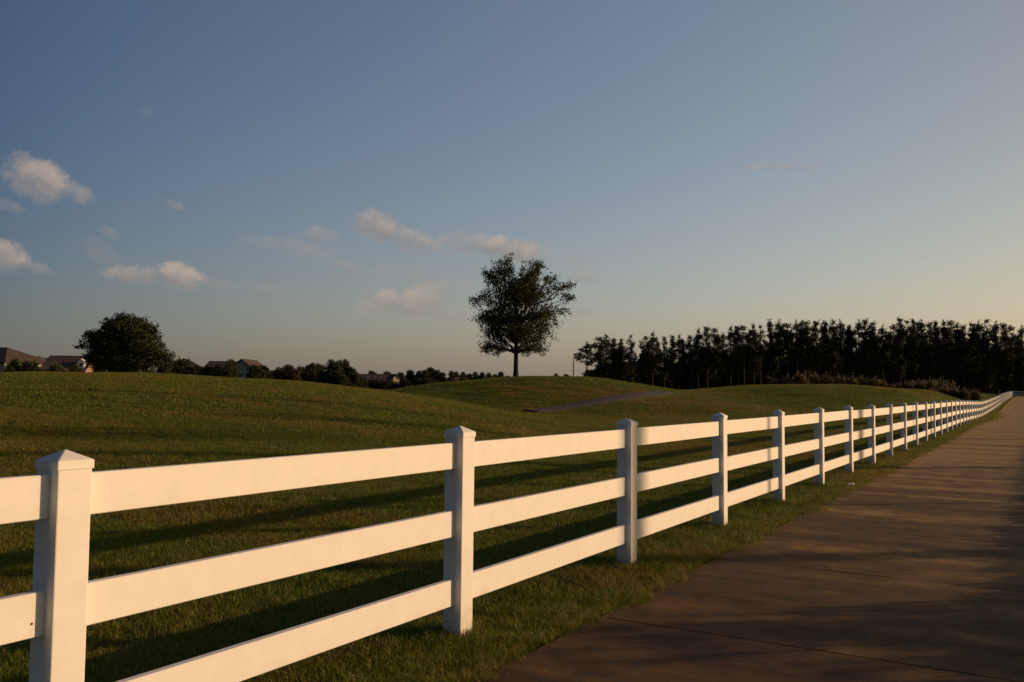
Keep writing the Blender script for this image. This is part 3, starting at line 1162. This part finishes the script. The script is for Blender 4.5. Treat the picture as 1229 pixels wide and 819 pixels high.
def house(name, label, px, d, base_py, eave_py, ridge_py, w_px, depth, wallm, roofm, gable_front=False, rz=0., hip=False, chimney=None, windows=(), group=None, dormers=()):
    """walls w wide (local x) and depth deep (local y), roof ridge along x (or along y when gable_front)"""
    g = ground_at(px, d)
    s = d / FPX
    o = thing(name, label, "house", g, FACE + rz)
    he = at(px, eave_py, d)[2] - g[2]
    hr = at(px, ridge_py, d)[2] - g[2]
    w = w_px * s / 2
    dp = depth / 2
    mb = MB()
    vs = [(-w, -dp, -1), (w, -dp, -1), (w, dp, -1), (-w, dp, -1), (-w, -dp, he), (w, -dp, he), (w, dp, he), (-w, dp, he)]
    fs = [(0, 1, 5, 4), (1, 2, 6, 5), (2, 3, 7, 6), (3, 0, 4, 7)]
    if gable_front:
        vs += [(0, -dp, hr - .12), (0, dp, hr - .12)]
        fs[0] = (0, 1, 5, 8, 4)
        fs[2] = (2, 3, 7, 9, 6)
    elif not hip:
        vs += [(-w, 0, hr - .12), (w, 0, hr - .12)]
        fs[1] = (1, 2, 6, 9, 5)
        fs[3] = (3, 0, 4, 8, 7)
    mb.add(vs, fs)
    link("wall", mb.mesh("wall"), wallm, o)
    e = .45
    th = .16
    mb = MB()

    def slab(q):
        q = [Vector(p) for p in q]
        mb.add(q + [p - Vector((0, 0, th)) for p in q], [tuple(range(len(q))), tuple(reversed(range(len(q), 2 * len(q))))] +
               [(i, i + len(q), (i + 1) % len(q) + len(q), (i + 1) % len(q)) for i in range(len(q))])
    if gable_front:
        sl = (hr - he) / w
        z0 = he - e * sl
        slab([(-w - e, -dp - e, z0), (0, -dp - e, hr), (0, dp + e, hr), (-w - e, dp + e, z0)])
        slab([(w + e, dp + e, z0), (0.002, dp + e, hr), (0.002, -dp - e, hr), (w + e, -dp - e, z0)])
    else:
        sl = (hr - he) / dp
        z0 = he - e * sl
        rx = max(w - dp * .9, w * .12) if hip else w + e
        slab([(-w - e, -dp - e, z0), (w + e, -dp - e, z0), (rx, 0, hr), (-rx, 0, hr)])
        slab([(w + e, dp + e, z0), (-w - e, dp + e, z0), (-rx, 0.002, hr), (rx, 0.002, hr)])
        if hip:
            slab([(w + e, -dp - e, z0), (w + e, dp + e, z0), (rx, 0, hr)])
            slab([(-w - e, dp + e, z0), (-w - e, -dp - e, z0), (-rx, 0, hr)])
    rf = link("roof", mb.mesh("roof"), roofm, o)
    if chimney is not None:
        mb = MB()
        mb.box(chimney - .3, -.3, hr - 1.2, chimney + .3, .3, hr + .5)
        mb.box(chimney - .38, -.38, hr + .5, chimney + .38, .38, hr + .62)
        link("chimney", mb.mesh("chimney"), TRIM, rf)
    for (wx, wz, ww, wh) in windows:
        mb = MB()
        mb.box(wx - ww / 2 - .1, -dp - .05, wz - .1, wx + ww / 2 + .1, -dp + .02, wz + wh + .1)
        f_ = link("window", mb.mesh("window"), TRIM, o)
        mb = MB()
        mb.box(wx - ww / 2, -dp - .062, wz, wx - .04, -dp - .02, wz + wh)
        mb.box(wx + .04, -dp - .062, wz, wx + ww / 2, -dp - .02, wz + wh)
        link("pane", mb.mesh("pane"), GLASS, f_)
    for (wx, wz, ww, wh, yy_) in dormers:
        mb = MB()
        mb.add([(wx - ww / 2, yy_, wz), (wx + ww / 2, yy_, wz), (wx + ww / 2, yy_, wz + wh * .72), (wx, yy_, wz + wh), (wx - ww / 2, yy_, wz + wh * .72),
                (wx - ww / 2, yy_ + 2.2, wz), (wx + ww / 2, yy_ + 2.2, wz), (wx + ww / 2, yy_ + 2.2, wz + wh * .72), (wx, yy_ + 2.2, wz + wh), (wx - ww / 2, yy_ + 2.2, wz + wh * .72)],
               [(0, 1, 2, 3, 4), (1, 6, 7, 2), (2, 7, 8, 3), (3, 8, 9, 4), (4, 9, 5, 0), (9, 8, 7, 6, 5)])
        dm = link("dormer", mb.mesh("dormer"), TRIM, o)
        mb = MB()
        mb.box(wx - ww * .18, yy_ - .03, wz + wh * .2, wx + ww * .18, yy_ + .05, wz + wh * .62)
        link("pane", mb.mesh("pane"), GLASS, dm)
    return o


house("house", "two-storey pale house under a big brown hip roof at the left edge", 2, 170, 452, 435, 417, 84, 13, WALLC, ROOFB, hip=True, rz=-.25,
      windows=[(-2, 4.2, 1.2, 1.5), (1.5, 4.2, 1.2, 1.5), (4.6, 4.2, 1.2, 1.5), (4.6, 1.2, 1.2, 1.6), (1.5, 1.2, 1.2, 1.6)])
house("house", "house with a long brown gable roof and one small white arched dormer", 86, 165, 452, 445, 427, 46, 11, WALLT, ROOFB, rz=.15, dormers=[(2.9, 3.9, 1.1, 1.9, -4.6)], windows=[(-1.5, 1.0, 1.2, 1.5)])
house("garage", "low grey-roofed wing between the left-edge house and the dormer house", 62, 150, 452, 447, 433, 34, 9, WALLT, ROOFG, rz=.4, hip=True, windows=[(0, .9, 1.2, 1.3)])
house("house", "house with a white chimney half hidden just right of the bushy tree", 222, 185, 452, 440, 431, 34, 10, WALLC, ROOFB, rz=.3, hip=True, chimney=-1.2, windows=[(0, 1.2, 1.2, 1.5)])
house("house", "cream house with a tan roof and white trim half hidden by trees", 267, 200, 452, 441, 433.5, 28, 8, WALLC, ROOFB, rz=.05, windows=[(-1.6, 3.2, 1.1, 1.4), (1.4, 3.2, 1.1, 1.4)])
house("house", "blue-grey house with its gable end facing the lawn", 298, 188, 452, 445, 431.5, 36, 8, WALLB, ROOFB, gable_front=True, rz=-.08, windows=[(0, 2.6, .9, 1.3)])
house("house", "long low brown-roofed house with a row of tiny white dormers", 450, 340, 460, 456, 449, 50, 11, WALLT, ROOFB, rz=.1, dormers=[(-7.6, 3.8, .8, 1.3, -3.4), (-5.1, 3.8, .8, 1.3, -3.4), (-2.6, 3.8, .8, 1.3, -3.4), (0, 3.8, .8, 1.3, -3.4), (2.4, 3.8, .8, 1.3, -3.4)])
house("house", "sunlit white gabled house in front of the long brown-roofed house", 472, 330, 462, 453, 449, 8, 6, WALLC, ROOFB, gable_front=True, rz=.5, windows=[(0, 2.0, .9, 1.2)])
house("house", "reddish-roofed low house far off beyond the left foot of the oak mound", 549, 420, 460, 457, 453, 20, 12, WALLT, ROOFR, rz=.2, windows=[(-2, 1, 1.1, 1.2), (2, 1, 1.1, 1.2)])

# trees about the houses, each placed by eye
random.seed(41)
HT = [(18, 140, 428, 12, "broadleaf tree in front of the left-edge house hiding its front wall"), (30, 142, 430, 10, "broadleaf tree before the right corner of the left-edge house"),
      (50, 185, 426, 14, "tree behind the gap between the left-edge house and the dormer house"), (66, 190, 429, 12, "smaller tree behind the grey-roofed wing"),
      (88, 130, 436, 11, "low bush before the grey-roofed wing and dormer house"), (118, 135, 440, 12, "low bush at the left foot of the bushy tree"), (216, 150, 432, 18, "rounded dark tree just right of the broad bushy tree"), (238, 150, 436, 12, "low dark tree between the chimney house and the cream house"),
      (262, 155, 437, 9, "narrow dark tree in front of the cream house"), (277, 152, 433, 9, "upright dark tree at the right corner of the cream house"), (248, 148, 440, 9, "low bush before the left part of the cream house"), (307, 150, 438, 13, "bushy tree covering the right side of the blue-grey house"),
      (322, 158, 444, 9, "low bush right of the blue-grey house")]
for px, d, ty, hw, lab in HT:
    broad(px, d, ty, hw, lab)
broad(336, 165, 441, 12, "rounded green tree left of the reddish tree in the hedge row")
broad(350, 160, 443, 12, "reddish-brown tree in the middle of the tree belt behind the left mound", protos=WARM)
broad(316, 165, 440, 10, "dark round tree just right of the blue-grey house")
broad(60, 138, 434, 13, "broad dark tree in front of the grey-roofed wing")
broad(42, 136, 431, 11, "dark tree between the left-edge house and the grey-roofed wing")
broad(258, 152, 440, 13, "wide low tree under the cream house's roof")
broad(274, 148, 436, 8, "rounded dark tree between the cream house and the blue-grey house")
broad(232, 152, 437, 12, "dark round tree left of the cream house")
broad(196, 140, 440, 12, "low dark tree tucked against the right side of the broad bushy tree")
broad(184, 128, 441, 13, "low bush at the right foot of the broad bushy tree", name="bush", cat="bush")
BG = "trees of the belt behind the right slope of the left mound"
BL = "dark green tree in the belt behind the right slope of the left mound"
for px, ty, hw in [(345, 439, 11), (360, 438, 13), (374, 437, 11), (386, 435, 12), (398, 433, 10), (407, 432, 8), (414, 433, 8), (420, 441, 9), (392, 444, 12), (374, 446, 11), (410, 444, 10), (330, 443, 12), (340, 446, 12), (356, 447, 13), (424, 447, 10), (432, 451, 9)]:
    broad(px, 175 + random.uniform(-6, 18), ty, hw, BL, BG)
FG = "trees round the far low houses"
FL = "small distant dark tree near the far low houses"
for px, ty, hw in [(428, 452, 9), (440, 454, 8), (452, 455, 8), (463, 456, 7), (430, 447, 8), (446, 446, 8), (461, 444, 9), (482, 447, 9), (492, 445, 8), (500, 443, 8), (509, 442, 8), (517, 442, 8), (524, 444, 8), (530, 447, 7), (487, 455, 10), (500, 454, 10), (513, 453, 10), (526, 455, 9), (476, 459, 7), (462, 458, 7), (468, 457, 7), (541, 453, 8), (556, 454, 8), (564, 455, 7)]:
    broad(px, (300 if ty > 451 else 350) + random.uniform(-8, 8), ty, hw, FL, FG)
HG = "pines on the skyline left of the lone oak"
HL = "tiny far-off pine on the skyline left of the lone oak's trunk"
for px, ty in [(541, 445), (547, 447), (555, 445), (562, 447), (570, 446), (578, 445), (586, 447), (593, 448), (601, 447), (608, 450), (572, 449), (552, 450), (640, 452.5), (650, 451.5), (660, 452), (667, 447), (680, 450)]:
    broad(px, 470 + random.uniform(-15, 15), ty, 6, HL if px < 615 else "tiny far-off tree on the skyline between oak and pine stand", HG if px < 615 else "far trees between the oak and the pine stand", name="distant_tree")


# ------------------------------------------------------------------ pampas grass
def pampas_proto(seed, nb=760, npl=16, h=2.0, w=1.3):
    g = np.random.default_rng(seed)
    vs, lo, ct = [], [], []
    for i in range(nb):
        a = g.uniform(0, 6.283)
        out = g.uniform(.15, 1) * w
        hh = h * g.uniform(.55, 1.0) * (1 - .35 * (out / w) ** 2)
        b0 = np.array([math.cos(a), math.sin(a), 0]) * .3 * g.uniform(0, 1)
        dr = np.array([math.cos(a), math.sin(a), 0])
        sd_ = np.array([-math.sin(a), math.cos(a), 0]) * .036
        p1 = b0 + dr * out * .45 + np.array([0, 0, hh * .85])
        p2 = b0 + dr * out * .9 + np.array([0, 0, hh * g.uniform(.7, 1.02)])
        o = len(vs)
        vs += [b0 - sd_, b0 + sd_, p1 + sd_, p1 - sd_, p2]
        lo += [o, o + 1, o + 2, o + 3, o + 3, o + 2, o + 4]
        ct += [4, 3]
    fol = mesh_np("foliage", np.array(vs), lo, ct)
    fol.materials.append(PAMPAS)
    pm = []
    for i in range(npl):
        a = g.uniform(0, 6.283)
        rr = g.uniform(.1, .8) * w * .8
        z = h * g.uniform(.78, .95)
        pm.append((rr * math.cos(a), rr * math.sin(a), z, .07, .07, .26))
    plu = leaf_cloud("plume", pm, 420, .07, .12, 6, 1.5, seed, 0)
    plu.materials.append(PLUME)
    return fol, plu


PAM = [pampas_proto(300 + i, npl=[2, 4, 11][i]) for i in range(3)]


def pampas(px, d, toppy, hw_px, v, label):
    g = ground_at(px, d)
    o = thing("pampas_grass", label, "ornamental grass", g, random.uniform(0, 6.28))
    link("foliage", PAM[v][0], None, o)
    link("plume", PAM[v][1], None, o)
    h = max(.8, at(px, toppy, d)[2] - g[2])
    w = hw_px * d / FPX / .95
    o.scale = (w, w, h / 2.05)
    return o


random.seed(51)
ord_ = ["leftmost", "second", "third", "fourth", "fifth", "sixth", "seventh", "eighth", "ninth", "tenth"]
for i, (px, ty, hw) in enumerate([(930, 452, 10), (945, 449, 11), (960, 444.5, 13), (977, 445, 12), (992, 446, 12), (1008, 448.5, 11), (1022, 449.5, 11), (1036, 449, 12), (1050, 451, 12), (1060, 455, 8)]):
    pampas(px, 104 + random.uniform(-2, 2), ty, hw, 0 if i % 3 else 1, "%s tawny clump from the left in the long pampas row behind the right mound's crest" % ord_[i])
for i, (px, ty, hw) in enumerate([(1078, 459.5, 8), (1090, 457, 9), (1103, 455.5, 10), (1117, 454.5, 10), (1130, 455, 10), (1143, 458, 8)]):
    pampas(px, 104 + random.uniform(-2, 2), ty, hw, 2, "%s plumed clump from the left in the middle pampas row, right of the long tawny row" % ord_[i])
for i, (px, ty, hw) in enumerate([(1120, 464, 8), (1131, 462.5, 9), (1144, 463, 9), (1157, 464.5, 9), (1170, 465.5, 9)]):
    pampas(px, 96 + random.uniform(-1, 1), ty, hw, 0 if i % 2 else 1, "%s low clump from the left in the front pampas row near the fence's far end" % ord_[i])

# ------------------------------------------------------------------ what stands right of the path, out of frame, and throws its shade on it
rng2 = random.Random(77)


def side_shrub(x, y, h, w, label, protos=BROAD, group="shrubs along the right verge"):
    tm, cm, h0, w0 = protos[rng2.randrange(len(protos))]
    o = thing("shrub", label, "shrub", (x, y, hz1(x, y) - .05), rng2.uniform(0, 6.28), group)
    link("trunk", SHR[rng2.randrange(2)][0], None, o)
    link("crown", SHR[rng2.randrange(2)][1], None, o)
    o.scale = (w, w, h)
    return o


def shrub_proto(seed):
    g = random.Random(seed)
    blobs = [(g.uniform(-.55, .55), g.uniform(-.55, .55), g.uniform(.25, .72), .33, .33, .24) for i in range(11)] + [(0, 0, .35, .7, .7, .35)]
    mb = MB()
    for bq in blobs:
        limb(mb, (0, 0, -.05), bq[:3], .03, .008, 4, .05, 3)
    tm = mb.mesh("trunk", True)
    tm.materials.append(BARK)
    cm = leaf_cloud("crown", blobs, 760, .040, .1, 9, 1, seed, .15)
    cm.materials.append(BUSHLEAF)
    return tm, cm


SHR = [shrub_proto(400), shrub_proto(401)]
yq = 3.0
while yq < 75:
    side_shrub(3.2 + rng2.uniform(-.25, .25), yq, rng2.uniform(.70, .80), rng2.uniform(.85, 1.0), "low rounded shrub in the row along the right verge of the path")
    yq += rng2.uniform(.5, .62) if yq < 30 else rng2.uniform(.9, 1.1)
for (x, y, h, w) in [(4.4, 6.0, 1.65, 1.3), (4.5, 7.6, 1.78, 1.3), (4.4, 9.1, 1.72, 1.25), (4.6, 10.4, 1.25, 1.3), (4.4, 11.6, .95, 1.3)]:
    side_shrub(x, y, h, w, "taller rounded shrub behind the near end of the verge row", group="taller shrubs at the near end of the verge row")


yq = 2.6
while yq < 34:
    hh = rng2.uniform(.26, .30)
    side_shrub(.46 + rng2.uniform(-.04, .04), yq, hh, rng2.uniform(.24, .30), "low leafy border plant edging the right side of the path", group="border plants edging the right side of the path")
    yq += rng2.uniform(.24, .30)


def side_pine(yf, dist, r_scale, var, h=27):
    """pine whose trunk shades the fence at yf, dist metres towards the sun"""
    x = -2.93 + dist * math.cos(R(SUN_AZ))
    y = yf + dist * math.sin(R(SUN_AZ))
    var = var % 8
    o = thing("pine_tree", "tall bare-stemmed pine on the lawn right of the path", "tree", (x, y, hz1(x, y)), rng2.uniform(0, 6.28), "pines on the lawn right of the path")
    link("trunk", PINES[var][0], None, o)
    link("crown", PINES[var][1], None, o)
    o.scale = (r_scale, r_scale, h / 16)
    return o


side_pine(6.75, 22, 1.0, 7)
side_pine(17.6, 30, 1.15, 7)
side_pine(30.2, 30, 1.0, 7)
# a thin sapling whose stem draws the narrow shadow
mb = MB()
mb.tube([(0, 0, -.2), (0, 0, 2), (.03, 0, 4.4), (.05, .02, 6.4)], [.06, .052, .045, .02], 7)
stem_me = mb.mesh("trunk", True)
stem_me.materials.append(BARK)
top_me = leaf_cloud("crown", [(0, 0, 5.7, .9, .9, .7), (.2, .1, 6.5, .7, .7, .6), (-.3, .1, 6.1, .6, .6, .5)], 60, .07, .25, 9, 1, 9, .2)
top_me.materials.append(BUSHLEAF)
for yf_, dist in ((11.05, 14), (21.3, 13), (25.6, 15), (36.5, 14)):
    gx, gy = -2.93 + dist * math.cos(R(SUN_AZ)), yf_ + dist * math.sin(R(SUN_AZ))
    o = thing("young_tree", "thin-stemmed young tree on the lawn right of the path", "tree", (gx, gy, hz1(gx, gy)), yf_, "young trees on the lawn right of the path")
    link("trunk", stem_me, None, o)
    link("crown", top_me, None, o)

# ------------------------------------------------------------------ small things
pl_ = hit(433, 624.5, 3)
o = thing("dry_leaf", "single orange-brown dry leaf lying on the grass behind the fence", "leaf", tuple(pl_))
mb = MB()
pts = []
for k in range(9):
    t_ = k / 8
    wv = .028 * math.sin(math.pi * t_) ** .8
    pts.append((t_, wv))
L = .15
for k, (t_, wv) in enumerate(pts):
    mb.v += [(-L / 2 + L * t_, -wv, .055 + .012 * math.sin(3 * t_)), (-L / 2 + L * t_, 0, .045 + .02 * t_), (-L / 2 + L * t_, wv, .06 + .015 * t_)]
for k in range(8):
    mb.f += [(3 * k, 3 * k + 3, 3 * k + 4, 3 * k + 1), (3 * k + 1, 3 * k + 4, 3 * k + 5, 3 * k + 2)]
o.rotation_euler = (.25, 0, YAW + .1)
lf = link("blade", mb.mesh("blade", True), DRYLEAF, o)
mb = MB()
mb.tube([(L / 2, 0, .065), (L / 2 + .03, .005, .07), (L / 2 + .05, .012, .066)], [.002, .0018, .0015], 5)
link("stalk", mb.mesh("stalk"), DRYLEAF, o)


def crumple(px, py, r, label, lift=.0):
    p = hit(px, py, 3)
    g = np.random.default_rng(int(px))
    n, m_ = 10, 7
    vs = []
    for i in range(m_):
        th = math.pi * i / (m_ - 1)
        for j in range(n):
            a = 2 * math.pi * j / n
            q = g.uniform(.55, 1.2)
            vs.append((r * q * math.sin(th) * math.cos(a), r * q * .8 * math.sin(th) * math.sin(a), r * .55 + r * .55 * q * math.cos(th)))
    fs = [(i * n + j, i * n + (j + 1) % n, (i + 1) * n + (j + 1) % n, (i + 1) * n + j) for i in range(m_ - 1) for j in range(n)]
    mb = MB()
    mb.add(vs, fs)
    o = link("litter", mb.mesh("litter"), PAPER, None, (p[0], p[1], p[2] + lift))
    return tag(o, label, "litter")


crumple(1022, 586, .055, "crumpled white scrap of litter on the grass edge beside the path", .02)
crumple(1217, 501, .09, "tiny bright white scrap of litter lying on the far path", .02)

# birds: a loose far flock
random.seed(61)
BP = [(925, 270), (921, 277), (945, 266), (964, 256), (969, 285), (973, 283), (1010, 263), (1045, 292), (1055, 287), (1064, 286), (1066, 293), (1075, 298), (1091, 295), (1099, 302), (1106, 309), (1088, 315), (1055, 293), (928, 264)]
mb = MB()
mb.tube([(0, -.16, 0), (0, -.08, .01), (0, .04, .01), (0, .13, .01), (0, .18, .005)], [.008, .045, .05, .03, .006], 6)
mb.add([(0, -.05, .02), (0, .07, .02), (.22, .06, .12), (.22, -.03, .12), (.45, -.02, .05)], [(0, 3, 2, 1), (3, 4, 2)])
mb.add([(0, -.05, .02), (0, .07, .02), (-.22, .06, .12), (-.22, -.03, .12), (-.45, -.02, .05)], [(0, 1, 2, 3), (3, 2, 4)])
mb.add([(-.02, -.14, .0), (.02, -.14, .0), (.05, -.27, .0), (-.05, -.27, .0)], [(0, 3, 2, 1)])
bird_me = mb.mesh("bird", True)
for px, py in BP:
    p = at(px, py, 330 + random.uniform(-30, 30))
    o = link("bird", bird_me, BIRD, None, tuple(p), (random.uniform(-.3, .3), random.uniform(-.4, .4), random.uniform(0, 6.28)))
    tag(o, "tiny dark speck of a bird flying in the loose flock high over the pine stand", "bird", "flock of birds over the pine stand")
